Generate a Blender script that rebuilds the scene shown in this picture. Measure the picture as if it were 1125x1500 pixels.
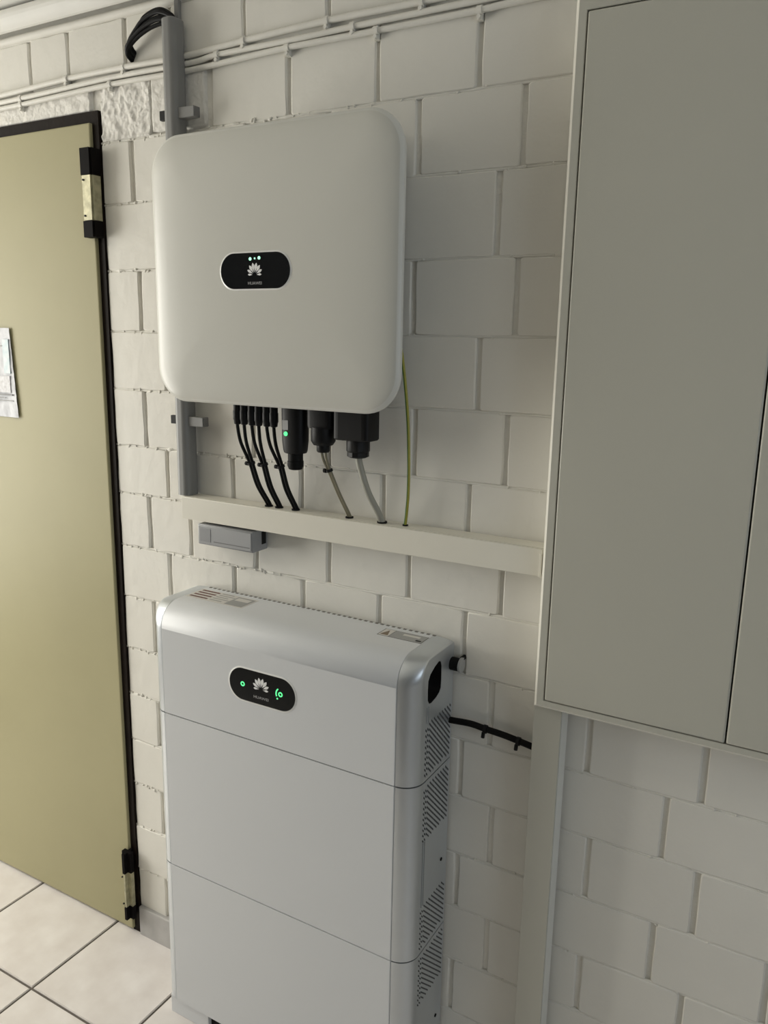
import bpy, bmesh, math, random
from mathutils import Vector, Matrix, noise

# ------------------------------------------------------------------ clear
for o in list(bpy.data.objects):
    bpy.data.objects.remove(o, do_unlink=True)
scene = bpy.context.scene
COL = scene.collection
random.seed(7)

# ------------------------------------------------------------------ camera
YAW, PITCH, ROLL = math.radians(29.5435), math.radians(-12.0455), math.radians(1.0480)
CAM_LOC = Vector((1.2229, -1.3077, 1.5487))
F_PX = 1177.75                                   # focal length for a 1125 x 1500 frame
fwd = Vector((-math.sin(YAW) * math.cos(PITCH), math.cos(YAW) * math.cos(PITCH), math.sin(PITCH)))
right = Vector((math.cos(YAW), math.sin(YAW), 0.0))
up = right.cross(fwd)
r2 = right * math.cos(ROLL) + up * math.sin(ROLL)
u2 = up * math.cos(ROLL) - right * math.sin(ROLL)
cam_data = bpy.data.cameras.new('camera')
cam_data.sensor_fit = 'VERTICAL'
cam_data.sensor_height = 36.0
cam_data.sensor_width = 27.0
cam_data.lens = F_PX / 1500.0 * 36.0
cam_data.clip_start = 0.02
cam = bpy.data.objects.new('camera', cam_data)
COL.objects.link(cam)
m = Matrix((r2, u2, -fwd)).transposed().to_4x4()
m.translation = CAM_LOC
cam.matrix_world = m
scene.camera = cam

# ------------------------------------------------------------------ world, lights, exposure
scene.view_settings.view_transform = 'Standard'
scene.view_settings.look = 'None'
scene.view_settings.gamma = 1.0
scene.view_settings.use_curve_mapping = False
scene.view_settings.exposure = 0.0
world = bpy.data.worlds.new('daylight_world')
scene.world = world
world.use_nodes = True
world.node_tree.nodes['Background'].inputs[0].default_value = (0.80, 0.90, 1.0, 1)
world.node_tree.nodes['Background'].inputs[1].default_value = 0.6


def area(name, loc, direction, sx, sy, power, color):
    d = bpy.data.lights.new(name, 'AREA')
    d.shape = 'RECTANGLE'
    d.size, d.size_y, d.energy, d.color = sx, sy, power, color
    o = bpy.data.objects.new(name, d)
    COL.objects.link(o)
    o.location = loc
    o.rotation_euler = Vector(direction).to_track_quat('-Z', 'Y').to_euler()
    return o


LAMP_W = 8                                       # power of the ceiling lamp
# room: the photographed wall is y = 0, the floor z = 0
XL, XR, YB, ZC = -2.30, 2.70, -3.20, 2.25
WIN1 = dict(y0=-1.65, y1=-0.40, z0=0.35, z1=2.15)            # tall window in the left wall
WIN2 = dict(y0=-1.90, y1=-0.60, z0=0.80, z1=2.00)            # window in the right wall
area('daylight_left_window', (XL - 0.12, (WIN1['y0'] + WIN1['y1']) / 2, (WIN1['z0'] + WIN1['z1']) / 2), (1, 0, 0),
     WIN1['y1'] - WIN1['y0'], WIN1['z1'] - WIN1['z0'], 72, (1.0, 0.97, 0.885))
area('daylight_right_window', (XR + 0.12, (WIN2['y0'] + WIN2['y1']) / 2, (WIN2['z0'] + WIN2['z1']) / 2), (-1, 0, 0),
     WIN2['y1'] - WIN2['y0'], WIN2['z1'] - WIN2['z0'], 9, (0.80, 0.90, 1.0))

# ------------------------------------------------------------------ materials
MATS = {}


def mat(name, color, rough=0.5, metal=0.0, var=0.0, vscale=8.0, bump=0.0, bscale=60.0, bdetail=3.0,
        emit=None, estr=0.0, spec=0.5, color2=None, coat=0.0):
    if name in MATS:
        return MATS[name]
    M = bpy.data.materials.new(name)
    M.use_nodes = True
    nt = M.node_tree
    b = nt.nodes['Principled BSDF']
    b.inputs['Base Color'].default_value = (*color, 1)
    b.inputs['Roughness'].default_value = rough
    b.inputs['Metallic'].default_value = metal
    b.inputs['Specular IOR Level'].default_value = spec
    if coat:
        b.inputs['Coat Weight'].default_value = coat
        b.inputs['Coat Roughness'].default_value = 0.08
    tc = nt.nodes.new('ShaderNodeTexCoord')
    if var > 0 or color2:
        n = nt.nodes.new('ShaderNodeTexNoise')
        n.inputs['Scale'].default_value = vscale
        n.inputs['Detail'].default_value = 4.0
        nt.links.new(tc.outputs['Object'], n.inputs['Vector'])
        ramp = nt.nodes.new('ShaderNodeValToRGB')
        c2 = color2 or tuple(max(0, c * (1 - var)) for c in color)
        c1 = color if color2 else tuple(min(1, c * (1 + var)) for c in color)
        ramp.color_ramp.elements[0].position = 0.32
        ramp.color_ramp.elements[1].position = 0.68
        ramp.color_ramp.elements[0].color = (*c2, 1)
        ramp.color_ramp.elements[1].color = (*c1, 1)
        nt.links.new(n.outputs['Fac'], ramp.inputs['Fac'])
        nt.links.new(ramp.outputs['Color'], b.inputs['Base Color'])
    if bump > 0:
        n2 = nt.nodes.new('ShaderNodeTexNoise')
        n2.inputs['Scale'].default_value = bscale
        n2.inputs['Detail'].default_value = bdetail
        nt.links.new(tc.outputs['Object'], n2.inputs['Vector'])
        bp = nt.nodes.new('ShaderNodeBump')
        bp.inputs['Strength'].default_value = 1.0
        bp.inputs['Distance'].default_value = bump
        nt.links.new(n2.outputs['Fac'], bp.inputs['Height'])
        nt.links.new(bp.outputs['Normal'], b.inputs['Normal'])
    if emit:
        b.inputs['Emission Color'].default_value = (*emit, 1)
        b.inputs['Emission Strength'].default_value = estr
    MATS[name] = M
    return M


PAINT = mat('white_masonry_paint', (0.755, 0.735, 0.675), 0.62, var=0.025, vscale=5, bump=0.0016, bscale=28)
FARPAINT = mat('grey_wall_paint', (0.16, 0.155, 0.145), 0.7, var=0.03, vscale=5)
MORTAR = mat('white_mortar_paint', (0.745, 0.725, 0.665), 0.7, var=0.03, vscale=9, bump=0.003, bscale=60)
PLASTER = mat('rough_white_plaster', (0.77, 0.75, 0.70), 0.65, var=0.03, vscale=12, bump=0.003, bscale=80)
CEIL = mat('white_ceiling_paint', (0.85, 0.84, 0.80), 0.7, var=0.02, bump=0.001, bscale=40)
CABLEPAINT = mat('painted_cable_white', (0.76, 0.74, 0.68), 0.5, var=0.03, vscale=20, bump=0.0006, bscale=90)
TILE = mat('cream_floor_tile', (0.78, 0.745, 0.72), 0.30, color2=(0.67, 0.625, 0.595), vscale=11, bump=0.0004, bscale=40)
GROUT = mat('dark_tile_grout', (0.12, 0.105, 0.09), 0.85, var=0.15, vscale=30, bump=0.001, bscale=120)
DOOR = mat('olive_door_paint', (0.385, 0.355, 0.212), 0.48, var=0.03, vscale=3, bump=0.0003, bscale=14, spec=0.22)
DOORFRAME = mat('dark_brown_frame_paint', (0.014, 0.010, 0.008), 0.5, var=0.2, vscale=12, bump=0.0008, bscale=60, spec=0.07)
BLACK = mat('black_plastic', (0.007, 0.007, 0.0075), 0.5, spec=0.22)
BLACKMATT = mat('black_rubber', (0.005, 0.005, 0.005), 0.6, spec=0.15)
GLOSSBLACK = mat('gloss_black_panel', (0.008, 0.009, 0.010), 0.15, spec=0.35)
HINGEBLACK = mat('hinge_black', (0.006, 0.005, 0.005), 0.6, spec=0.06)
HINGEMETAL = mat('worn_hinge_metal', (0.42, 0.40, 0.27), 0.35, metal=0.45, var=0.25, vscale=60)
INV = mat('inverter_white_lacquer', (0.60, 0.595, 0.545), 0.36, var=0.008, vscale=3, bump=0.00008, bscale=600)
INVRIM = mat('inverter_rim_white', (0.66, 0.66, 0.62), 0.40)
INVBODY = mat('inverter_cast_body', (0.35, 0.35, 0.34), 0.5, metal=0.3)
BATT = mat('battery_white_panel', (0.645, 0.66, 0.675), 0.36, var=0.006, vscale=3, bump=0.00006, bscale=700)
SILVER = mat('silver_side_profile', (0.60, 0.63, 0.655), 0.36, metal=0.75, var=0.01, vscale=30)
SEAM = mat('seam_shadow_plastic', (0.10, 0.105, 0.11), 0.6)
DUCT = mat('grey_cable_duct', (0.215, 0.215, 0.21), 0.45, var=0.02, vscale=20)
TRUNK = mat('cream_trunking_plastic', (0.73, 0.705, 0.62), 0.42, var=0.01, vscale=6)
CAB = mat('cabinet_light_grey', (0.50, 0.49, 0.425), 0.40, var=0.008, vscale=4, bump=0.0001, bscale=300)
CABEDGELIT = mat('cabinet_edge_painted_highlight', (0.80, 0.78, 0.70), 0.35)  # edge highlight of the cabinet frame, painted in as a lighter colour
DARKGAP = mat('cabinet_interior_dark', (0.03, 0.03, 0.028), 0.8)
GREYCABLE = mat('grey_cable_sheath', (0.33, 0.325, 0.28), 0.45)
OLIVECABLE = mat('olive_grey_cable_sheath', (0.22, 0.20, 0.135), 0.45)
EARTH = mat('green_yellow_wire', (0.33, 0.32, 0.05), 0.4)
GREENWIRE = mat('green_wire_stripe', (0.05, 0.16, 0.03), 0.4)
WHITEPRINT = mat('white_print', (0.80, 0.80, 0.80), 0.5)
GREYPRINT = mat('grey_print', (0.34, 0.34, 0.33), 0.6)
DIMPRINT = mat('dim_grey_print', (0.16, 0.16, 0.16), 0.5)
REDPRINT = mat('dark_red_print', (0.13, 0.05, 0.04), 0.6)
BROWNPRINT = mat('brown_print', (0.20, 0.15, 0.10), 0.6)
LABELBG = mat('label_paper', (0.62, 0.60, 0.56), 0.5)
PAPER = mat('notice_paper', (0.58, 0.59, 0.62), 0.42, color2=(0.44, 0.45, 0.48), vscale=38, bump=0.0022, bscale=34, spec=0.3)
PHOTOBLUE = mat('pale_blue_print', (0.40, 0.52, 0.56), 0.4, color2=(0.58, 0.63, 0.65), vscale=60)
LEDG = mat('green_led', (0.1, 0.8, 0.3), 0.3, emit=(0.12, 1.0, 0.32), estr=1.0)
LEDW = mat('pale_green_led', (0.5, 0.9, 0.7), 0.3, emit=(0.42, 1.0, 0.66), estr=0.9)
PVCWIN = mat('window_frame_white', (0.8, 0.8, 0.8), 0.4)


# ------------------------------------------------------------------ helpers
def link(name, bm, material, parent=None, smooth=None, mats=None, flat=True):
    me = bpy.data.meshes.new(name)
    bmesh.ops.recalc_face_normals(bm, faces=bm.faces[:])
    bm.to_mesh(me)
    bm.free()
    for mm in (mats or [material]):
        me.materials.append(mm)
    if smooth is not None:
        me.polygons.foreach_set('use_smooth', [True] * len(me.polygons))
        me.set_sharp_from_angle(angle=math.radians(smooth))
        for p in me.polygons:                          # broad plane faces keep their own plane normal
            if p.loop_total > 8 or (p.loop_total == 4 and flat and max(abs(c) for c in p.normal) > 0.9999):
                p.use_smooth = False
    o = bpy.data.objects.new(name, me)
    COL.objects.link(o)
    if parent:
        o.parent = parent
    return o


def empty(name, loc=(0, 0, 0)):
    o = bpy.data.objects.new(name, None)
    o.empty_display_size = 0.05
    COL.objects.link(o)
    o.location = loc
    return o


def tag(o, label=None, cat=None, group=None, kind=None):
    if label: o['label'] = label
    if cat: o['category'] = cat
    if group: o['group'] = group
    if kind: o['kind'] = kind
    return o


def put(child, parent):
    """parent keeping world coordinates (parents are never rotated)"""
    w = Vector(parent.location)
    q = parent.parent
    while q:
        w += Vector(q.location)
        q = q.parent
    child.parent = parent
    child.location = Vector(child.location) - w
    return child


def bm_box(bm, a, b, mi=0):
    x0, y0, z0 = a; x1, y1, z1 = b
    v = [bm.verts.new(p) for p in ((x0, y0, z0), (x1, y0, z0), (x1, y1, z0), (x0, y1, z0),
                                   (x0, y0, z1), (x1, y0, z1), (x1, y1, z1), (x0, y1, z1))]
    fs = []
    for i in ((0, 3, 2, 1), (4, 5, 6, 7), (0, 1, 5, 4), (1, 2, 6, 5), (2, 3, 7, 6), (3, 0, 4, 7)):
        f = bm.faces.new([v[k] for k in i]); f.material_index = mi; fs.append(f)
    return v, fs


def box(name, a, b, material, parent=None, bevel=0.0, seg=2):
    bm = bmesh.new()
    bm_box(bm, a, b)
    if bevel > 0:
        bmesh.ops.bevel(bm, geom=bm.edges[:], offset=bevel, segments=seg, profile=0.5, affect='EDGES')
    o = link(name, bm, material, None, smooth=35 if bevel > 0 else None)
    if parent: put(o, parent)
    return o


def catmull(pts, n=8):
    P = [Vector(p) for p in pts]
    if len(P) < 3:
        return P
    P = [2 * P[0] - P[1]] + P + [2 * P[-1] - P[-2]]
    out = []
    for i in range(1, len(P) - 2):
        p0, p1, p2, p3 = P[i - 1:i + 3]
        for k in range(n):
            t = k / n
            out.append(0.5 * ((2 * p1) + (p2 - p0) * t + (2 * p0 - 5 * p1 + 4 * p2 - p3) * t * t
                              + (3 * p1 - p0 - 3 * p2 + p3) * t ** 3))
    out.append(P[-2])
    return out


def bm_tube(bm, path, r, seg=10, mi=0, cap=True):
    path = [Vector(p) for p in path]
    rings = []
    nrm = None
    for i, p in enumerate(path):
        t = (path[min(i + 1, len(path) - 1)] - path[max(i - 1, 0)]).normalized()
        if nrm is None:
            nrm = t.orthogonal().normalized()
        else:
            nrm = (nrm - t * nrm.dot(t)).normalized()
        bn = t.cross(nrm)
        rr = r(i / max(1, len(path) - 1)) if callable(r) else r
        rings.append([bm.verts.new(p + (nrm * math.cos(a) + bn * math.sin(a)) * rr)
                      for a in (2 * math.pi * k / seg for k in range(seg))])
    for a, b in zip(rings, rings[1:]):
        for k in range(seg):
            f = bm.faces.new((a[k], a[(k + 1) % seg], b[(k + 1) % seg], b[k])); f.material_index = mi
    if cap:
        f = bm.faces.new(rings[0]); f.material_index = mi
        f = bm.faces.new(rings[-1][::-1]); f.material_index = mi


def tube(name, path, r, material, parent=None, seg=10, smooth=50):
    bm = bmesh.new()
    bm_tube(bm, path, r, seg)
    o = link(name, bm, material, None, smooth=smooth)
    if parent: put(o, parent)
    return o


def rrect(cx, cz, w, h, r, n=6):
    """rounded rectangle outline in x,z (counter-clockwise)"""
    pts = []
    for (sx, sz, a0) in ((1, 1, 0), (-1, 1, 90), (-1, -1, 180), (1, -1, 270)):
        for k in range(n + 1):
            a = math.radians(a0 + 90 * k / n)
            pts.append((cx + sx * (w / 2 - r) + r * math.cos(a), cz + sz * (h / 2 - r) + r * math.sin(a)))
    return pts


def loft(bm, rings, cap0=True, cap1=True, mi=0, mis=None):
    vs = [[bm.verts.new(p) for p in ring] for ring in rings]
    n = len(vs[0])
    for j, (a, b) in enumerate(zip(vs, vs[1:])):
        for k in range(n):
            f = bm.faces.new((a[k], a[(k + 1) % n], b[(k + 1) % n], b[k]))
            f.material_index = mis[j] if mis else mi
    if cap0: f = bm.faces.new(vs[0]); f.material_index = mis[0] if mis else mi
    if cap1: f = bm.faces.new(vs[-1][::-1]); f.material_index = mis[-1] if mis else mi
    return vs


def plate_y(name, outline, y_front, y_back, material, parent=None, bevel=0.0):
    """a flat plate with an x,z outline, front at y_front"""
    bm = bmesh.new()
    c = Vector((sum(p[0] for p in outline) / len(outline), sum(p[1] for p in outline) / len(outline)))
    def sh(d):
        out = []
        for p in outline:
            v = Vector(p) - c
            l = v.length
            v = v * ((l - d) / l) if l > 1e-9 else v
            out.append(c + v)
        return out
    rings = [[(p[0], y_back, p[1]) for p in outline]]
    if bevel > 0:
        rings.append([(p[0], y_front + bevel, p[1]) for p in outline])
        rings.append([(p[0], y_front, p[1]) for p in sh(bevel)])
    else:
        rings.append([(p[0], y_front, p[1]) for p in outline])
    loft(bm, rings)
    o = link(name, bm, material, None, smooth=30)
    if parent: put(o, parent)
    return o


def text_mesh(name, body, size, center, material, parent, y, width=None, flat=False):
    """lettering facing -y (or facing +z when flat)"""
    cu = bpy.data.curves.new(name, 'FONT')
    cu.body = body
    cu.size = size
    cu.align_x, cu.align_y = 'CENTER', 'CENTER'
    cu.extrude = 0.0002
    tmp = bpy.data.objects.new(name, cu)
    COL.objects.link(tmp)
    bpy.context.view_layer.update()
    me = bpy.data.meshes.new_from_object(tmp)
    bpy.data.objects.remove(tmp, do_unlink=True)
    xs = [v.co.x for v in me.vertices]
    s = (width / (max(xs) - min(xs))) if (width and xs) else 1.0
    for v in me.vertices:
        if flat:
            v.co = Vector((v.co.x * s + center[0], v.co.y + center[1], y + v.co.z))
        else:
            v.co = Vector((v.co.x * s + center[0], y - v.co.z, v.co.y + center[1]))
    me.materials.clear()
    me.materials.append(material)
    o = bpy.data.objects.new(name, me)
    COL.objects.link(o)
    put(o, parent)
    return o


# ------------------------------------------------------------------ floor
FLOOR_T = 0.304
floor = box('floor', (XL - 0.2, YB - 0.2, -0.12), (XR + 0.2, 0.10, -0.004), GROUT)
tag(floor, 'floor of square cream tiles with dark grout', kind='structure')
tile_mesh = None
GX, GY = -0.3200, -0.2735
for i in range(-4, 9):
    for j in range(-4, 1):
        x0 = GX + i * FLOOR_T; y0 = GY + j * FLOOR_T
        if x0 < XL - 0.05 or x0 > 2.0 or y0 < -1.5:
            continue
        if tile_mesh is None:
            bm = bmesh.new()
            g = 0.0032
            bm_box(bm, (g, g, -0.008), (FLOOR_T - g, FLOOR_T - g, 0.0))
            bmesh.ops.bevel(bm, geom=[e for e in bm.edges if all(v.co.z > -0.001 for v in e.verts)], offset=0.0016,
                            segments=2, affect='EDGES')
            t = link('tile', bm, TILE, None, smooth=40)
            tile_mesh = t.data
        else:
            t = bpy.data.objects.new('tile', tile_mesh)
            COL.objects.link(t)
        t.location = (x0, y0, 0)
        t.parent = floor

# ------------------------------------------------------------------ ceiling and the other walls
ceiling = box('ceiling', (XL - 0.2, YB - 0.2, ZC), (XR + 0.2, 0.2, ZC + 0.1), CEIL)
tag(ceiling, 'low white painted ceiling', kind='structure')


def holed_wall(name, axis, pos, thick, a0, a1, z0, z1, hole, label):
    bm = bmesh.new()
    h0, h1, hz0, hz1 = hole
    def bb(u0, u1, w0, w1):
        if axis == 'x':
            bm_box(bm, (pos - thick, u0, w0), (pos, u1, w1))
        else:
            bm_box(bm, (u0, pos - thick, w0), (u1, pos, w1))
    bb(a0, h0, z0, z1); bb(h1, a1, z0, z1); bb(h0, h1, z0, hz0); bb(h0, h1, hz1, z1)
    o = link(name, bm, FARPAINT)
    tag(o, label, kind='structure')
    return o


holed_wall('wall_left', 'x', XL, 0.1, YB, 0.1, 0, ZC, (WIN1['y0'], WIN1['y1'], WIN1['z0'], WIN1['z1']),
           'grey painted wall on the left with a window opening')
holed_wall('wall_right', 'x', XR, -0.1, YB, 0.1, 0, ZC, (WIN2['y0'], WIN2['y1'], WIN2['z0'], WIN2['z1']),
           'grey painted wall on the right with a window opening')
wf = box('wall_front', (XL, YB - 0.1, 0), (XR, YB, ZC), FARPAINT)
tag(wf, 'grey painted wall behind the viewer', kind='structure')


def win_frame(name, axis, pos, u0, u1, z0, z1, label):
    root = empty(name, (pos, (u0 + u1) / 2, z0) if axis == 'x' else ((u0 + u1) / 2, pos, z0))
    tag(root, label, kind='structure')
    w, d = 0.05, 0.05
    for (a, b, c, e) in ((u0, u0 + w, z0, z1), (u1 - w, u1, z0, z1), (u0, u1, z0, z0 + w), (u0, u1, z1 - w, z1)):
        if axis == 'x':
            box('window_frame', (pos - d, a, c), (pos, b, e), PVCWIN, root)
        else:
            box('window_frame', (a, pos - d, c), (b, pos, e), PVCWIN, root)


win_frame('window_1', 'x', XL - 0.03, WIN1['y0'], WIN1['y1'], WIN1['z0'], WIN1['z1'], 'white framed window in the left wall')
win_frame('window_2', 'x', XR + 0.08, WIN2['y0'], WIN2['y1'], WIN2['z0'], WIN2['z1'], 'white framed window in the right wall')

# ceiling lamp in front of the wall, left of the viewer
lamp = empty('ceiling_lamp', (-1.40, -0.90, ZC))
tag(lamp, 'long white ceiling lamp above the tiled floor', 'lamp')
box('lamp_housing', (-2.05, -0.98, ZC - 0.05), (-0.75, -0.82, ZC - 0.001), PVCWIN, lamp, 0.01)
lt = area('lamp_light', (-1.40, -0.90, ZC - 0.056), (0, 0, -1), 1.2, 0.14, LAMP_W, (1.0, 0.93, 0.80))
put(lt, lamp)

# ------------------------------------------------------------------ block wall
DOOR_X = -0.236                    # outer edge of the door frame
DOOR_TOP = 2.018
bm = bmesh.new()
YM = 0.0055                        # mortar plane
bm_box(bm, (DOOR_X - 0.005, YM, -0.02), (XR, 0.10, ZC))
bm_box(bm, (XL, YM, DOOR_TOP - 0.002), (DOOR_X - 0.005, 0.10, ZC))
bm_box(bm, (XL, YM, -0.02), (-1.25, 0.10, DOOR_TOP - 0.002))
wall = link('wall_back', bm, MORTAR)
tag(wall, 'white painted block wall with recessed joints', kind='structure')

BED = [2.186, 2.078, 1.952, 1.826, 1.688, 1.558, 1.430, 1.302, 1.190, 1.063, 0.937, 0.805, 0.684, 0.560, 0.440, 0.318,
       0.195, 0.070, -0.02]
JO = {0: [-0.760, -0.580, -0.448, -0.323, -0.150, -0.025, 0.162, 0.351, 0.545],
      1: [-0.081, 0.074, 0.263, 0.453, 0.644], 2: [-0.145, -0.02, 0.165, 0.350, 0.535, 0.725],
      3: [-0.06, 0.13, 0.315, 0.50, 0.687], 4: [-0.138, -0.013, 0.165, 0.35, 0.533, 0.726],
      5: [-0.07, 0.11, 0.30, 0.48, 0.664], 6: [-0.138, -0.013, 0.17, 0.355, 0.543, 0.722],
      7: [-0.076, 0.113, 0.290, 0.479, 0.656], 8: [-0.138, -0.013, 0.170, 0.356, 0.538, 0.726],
      9: [-0.080, 0.110, 0.292, 0.475, 0.658], 10: [-0.138, -0.01, 0.17, 0.355, 0.54, 0.717, 0.902, 1.094],
      11: [-0.08, 0.11, 0.29, 0.475, 0.661, 0.850, 1.040], 12: [-0.138, -0.01, 0.17, 0.36, 0.545, 0.729, 0.916, 1.102],
      13: [-0.08, 0.11, 0.29, 0.475, 0.662, 0.850, 1.039, 1.224], 14: [-0.138, -0.01, 0.175, 0.36, 0.545, 0.731, 0.916, 1.097],
      15: [-0.08, 0.11, 0.29, 0.475, 0.659, 0.846, 1.036, 1.222], 16: [-0.138, -0.01, 0.175, 0.36, 0.545, 0.730, 0.916, 1.10],
      17: [-0.08, 0.11, 0.29, 0.475, 0.659, 0.846, 1.036]}


def block(x0, x1, z0, z1, rough):
    """one painted block: uneven outline, rounded arrises, slightly proud or sunk face"""
    r = min(0.0035, (x1 - x0) / 5)
    pts = []
    for (sx, sz, a0) in ((1, 1, 0), (-1, 1, 90), (-1, -1, 180), (1, -1, 270)):
        for k in range(2):
            a = math.radians(a0 + 90 * (0.15 + 0.7 * k))
            pts.append([(x1 if sx > 0 else x0) - sx * r + r * math.cos(a), (z1 if sz > 0 else z0) - sz * r + r * math.sin(a)])
        nx = 3 if sz == 1 and sx == 1 or sz == -1 and sx == -1 else 2
        ca = [(x1, z1), (x0, z1), (x0, z0), (x1, z0)]
        i = ((1, 1), (-1, 1), (-1, -1), (1, -1)).index((sx, sz))
        p, q = ca[i], ca[(i + 1) % 4]
        for k in range(1, nx + 1):
            t = k / (nx + 1)
            pts.append([p[0] + (q[0] - p[0]) * t, p[1] + (q[1] - p[1]) * t])
    wob = 0.0005 + rough * 0.0009
    pts = [[p[0] + random.uniform(-wob, wob), p[1] + random.uniform(-wob, wob)] for p in pts]
    y = random.uniform(-0.0012, 0.0008)
    cx, cz = (x0 + x1) / 2, (z0 + z1) / 2
    def inset(d):
        out = []
        for p in pts:
            out.append((p[0] + math.copysign(min(d, abs(p[0] - cx)), cx - p[0]) * (1 if abs(p[0] - cx) > (x1 - x0) / 2 - 0.012 else 0),
                        p[1] + math.copysign(min(d, abs(p[1] - cz)), cz - p[1]) * (1 if abs(p[1] - cz) > (z1 - z0) / 2 - 0.012 else 0)))
        return out
    tx, tz = random.uniform(-0.004, 0.004), random.uniform(-0.004, 0.004)
    def yy(p, d):
        return y + d + (p[0] - cx) * tx + (p[1] - cz) * tz
    rings = [[(p[0], 0.02, p[1]) for p in pts], [(p[0], yy(p, 0.0025), p[1]) for p in pts],
             [(p[0], yy(p, 0.0008), p[1]) for p in inset(0.0007)], [(p[0], yy(p, 0.0), p[1]) for p in inset(0.0024)]]
    bm = bmesh.new()
    loft(bm, rings, cap0=False)
    return link('block', bm, PAINT, wall, smooth=50)


for row in range(0, 18):
    z1, z0 = BED[row], BED[row + 1]
    xs = sorted(JO[row])
    step = 0.187
    left = -1.0 if row == 0 else DOOR_X + 0.002
    while xs[0] - step > left + 0.05:
        xs.insert(0, xs[0] - step)
    while xs[-1] + step < 1.75:
        xs.append(xs[-1] + step + random.uniform(-0.003, 0.003))
    edges = [left] + [x for x in xs if x > left + 0.03]
    for a, b in zip(edges, edges[1:]):
        if row == 1 and a < -0.07 and b < 0.08:
            continue                                   # rough plaster patch there
        if row >= 17 and False:
            continue
        gv = 0.0048
        gh = 0.0012
        block(a + (gv if a != left else 0.0), b - gv, z0 + gh, z1 - gh, 1.0 if a < 0.2 else 0.4)

# bed joints: smeared mortar running between the courses, one bead for each course
for k in range(0, 18):
    z = BED[k]
    x = -1.0 if k < 2 else DOOR_X
    bm = bmesh.new()
    path = []
    rads = []
    while x < 1.76:
        n1 = noise.noise(Vector((x * 38.0, k * 7.3, 0.0)))
        n2 = noise.noise(Vector((x * 9.0, k * 3.1, 4.0)))
        rough = 1.5 if x < 0.25 else 0.6
        rr = 0.0029 + max(0.0, n1 - 0.05) * 0.0085 * rough * max(0.0, n2 + 0.30)
        path.append((x, 0.0036, z + n2 * 0.0012))
        rads.append(rr)
        x += 0.006
    n = len(path)
    bm_tube(bm, path, lambda t: rads[min(n - 1, int(round(t * (n - 1))))], seg=6)
    link('bed_joint', bm, PAINT, wall, smooth=70)

# rough plaster around the corner of the door
def plaster(name, x0, x1, z0, z1, amp, nx, nz, seed):
    bm = bmesh.new()
    g = []
    for j in range(nz + 1):
        row = []
        for i in range(nx + 1):
            u, v = i / nx, j / nz
            x, z = x0 + (x1 - x0) * u, z0 + (z1 - z0) * v
            e = min(u, 1 - u, v, 1 - v) * 9
            n = noise.noise(Vector((x * 30, z * 34, seed))) * 0.55 + noise.noise(Vector((x * 75 - z * 30, z * 80 + x * 20, seed + 5))) * 0.6 + noise.noise(Vector((x * 190, z * 170, seed + 9))) * 0.22
            y = -0.0012 - amp * max(-0.3, n) if e > 0.4 else 0.006
            row.append(bm.verts.new((x, y, z)))
        g.append(row)
    for j in range(nz):
        for i in range(nx):
            bm.faces.new((g[j][i], g[j][i + 1], g[j + 1][i + 1], g[j + 1][i]))
    return link(name, bm, PLASTER, wall, smooth=80)


plaster('plaster_patch', DOOR_X - 0.002, -0.077, 1.948, 2.074, 0.0055, 70, 60, 1.0)
plaster('plaster_patch', -0.090, 0.070, 1.955, 2.070, 0.0022, 50, 44, 7.0)
plaster('plaster_patch', -1.0, DOOR_X + 0.012, 2.016, 2.074, 0.0030, 160, 24, 3.0)

# drips and crumbs of mortar left on the bed joints, far too many and small to take apart
bm = bmesh.new()
for k in range(1, 17):
    x = DOOR_X + 0.01
    while x < 1.2:
        dens = 1.0 if x < 0.25 else 0.30
        if random.random() < dens:
            sz = random.uniform(0.5, 1.0) * (1.0 if x < 0.25 else 0.7)
            mtx = Matrix.Translation((x, 0.0005, BED[k] + random.uniform(-0.004, 0.003))) @ Matrix.Rotation(random.uniform(0, 3), 4, 'Y') @ Matrix.Diagonal((0.0055 * sz, 0.0030 * sz, 0.0032 * sz, 1))
            bmesh.ops.create_icosphere(bm, subdivisions=1, radius=1.0, matrix=mtx)
        x += random.uniform(0.006, 0.034)
o = link('mortar_crumbs', bm, PAINT, wall, smooth=180)
tag(o, kind='stuff')

# skirting
bb = box('baseboard_back', (DOOR_X + 0.004, -0.0095, -0.002), (XR, 0.006, 0.083),
         mat('grey_skirting', (0.43, 0.42, 0.41), 0.5, var=0.12, vscale=18, bump=0.001, bscale=40), None, 0.003)
tag(bb, 'low grey skirting along the block wall', kind='structure')

# ------------------------------------------------------------------ door
door = empty('door_1', (-0.74, 0.0, 0.0))
tag(door, 'olive beige steel door in a dark frame', kind='structure')
LEAF_X = -0.255
DX0 = -1.22
fr = bmesh.new()
bm_box(fr, (LEAF_X - 0.006, -0.004, 0.0), (DOOR_X, 0.06, DOOR_TOP))
bm_box(fr, (DX0 - 0.02, -0.004, DOOR_TOP - 0.022), (LEAF_X - 0.006, 0.06, DOOR_TOP))
bm_box(fr, (DX0 - 0.02, -0.004, 0.0), (DX0 + 0.01, 0.06, DOOR_TOP - 0.022))
fo = link('door_frame', fr, DOORFRAME); put(fo, door)
gap = box('rebate', (DX0, 0.035, 0.0), (LEAF_X, 0.06, DOOR_TOP - 0.02), DARKGAP, door)
leaf = box('door_leaf', (DX0 + 0.012, -0.012, 0.008), (LEAF_X, 0.034, DOOR_TOP - 0.024), DOOR, door, 0.0025)
plat = box('rub_mark', (LEAF_X - 0.065, -0.0124, 0.13), (LEAF_X - 0.022, -0.011, 0.215), DOOR, door, 0.0004)


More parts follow.
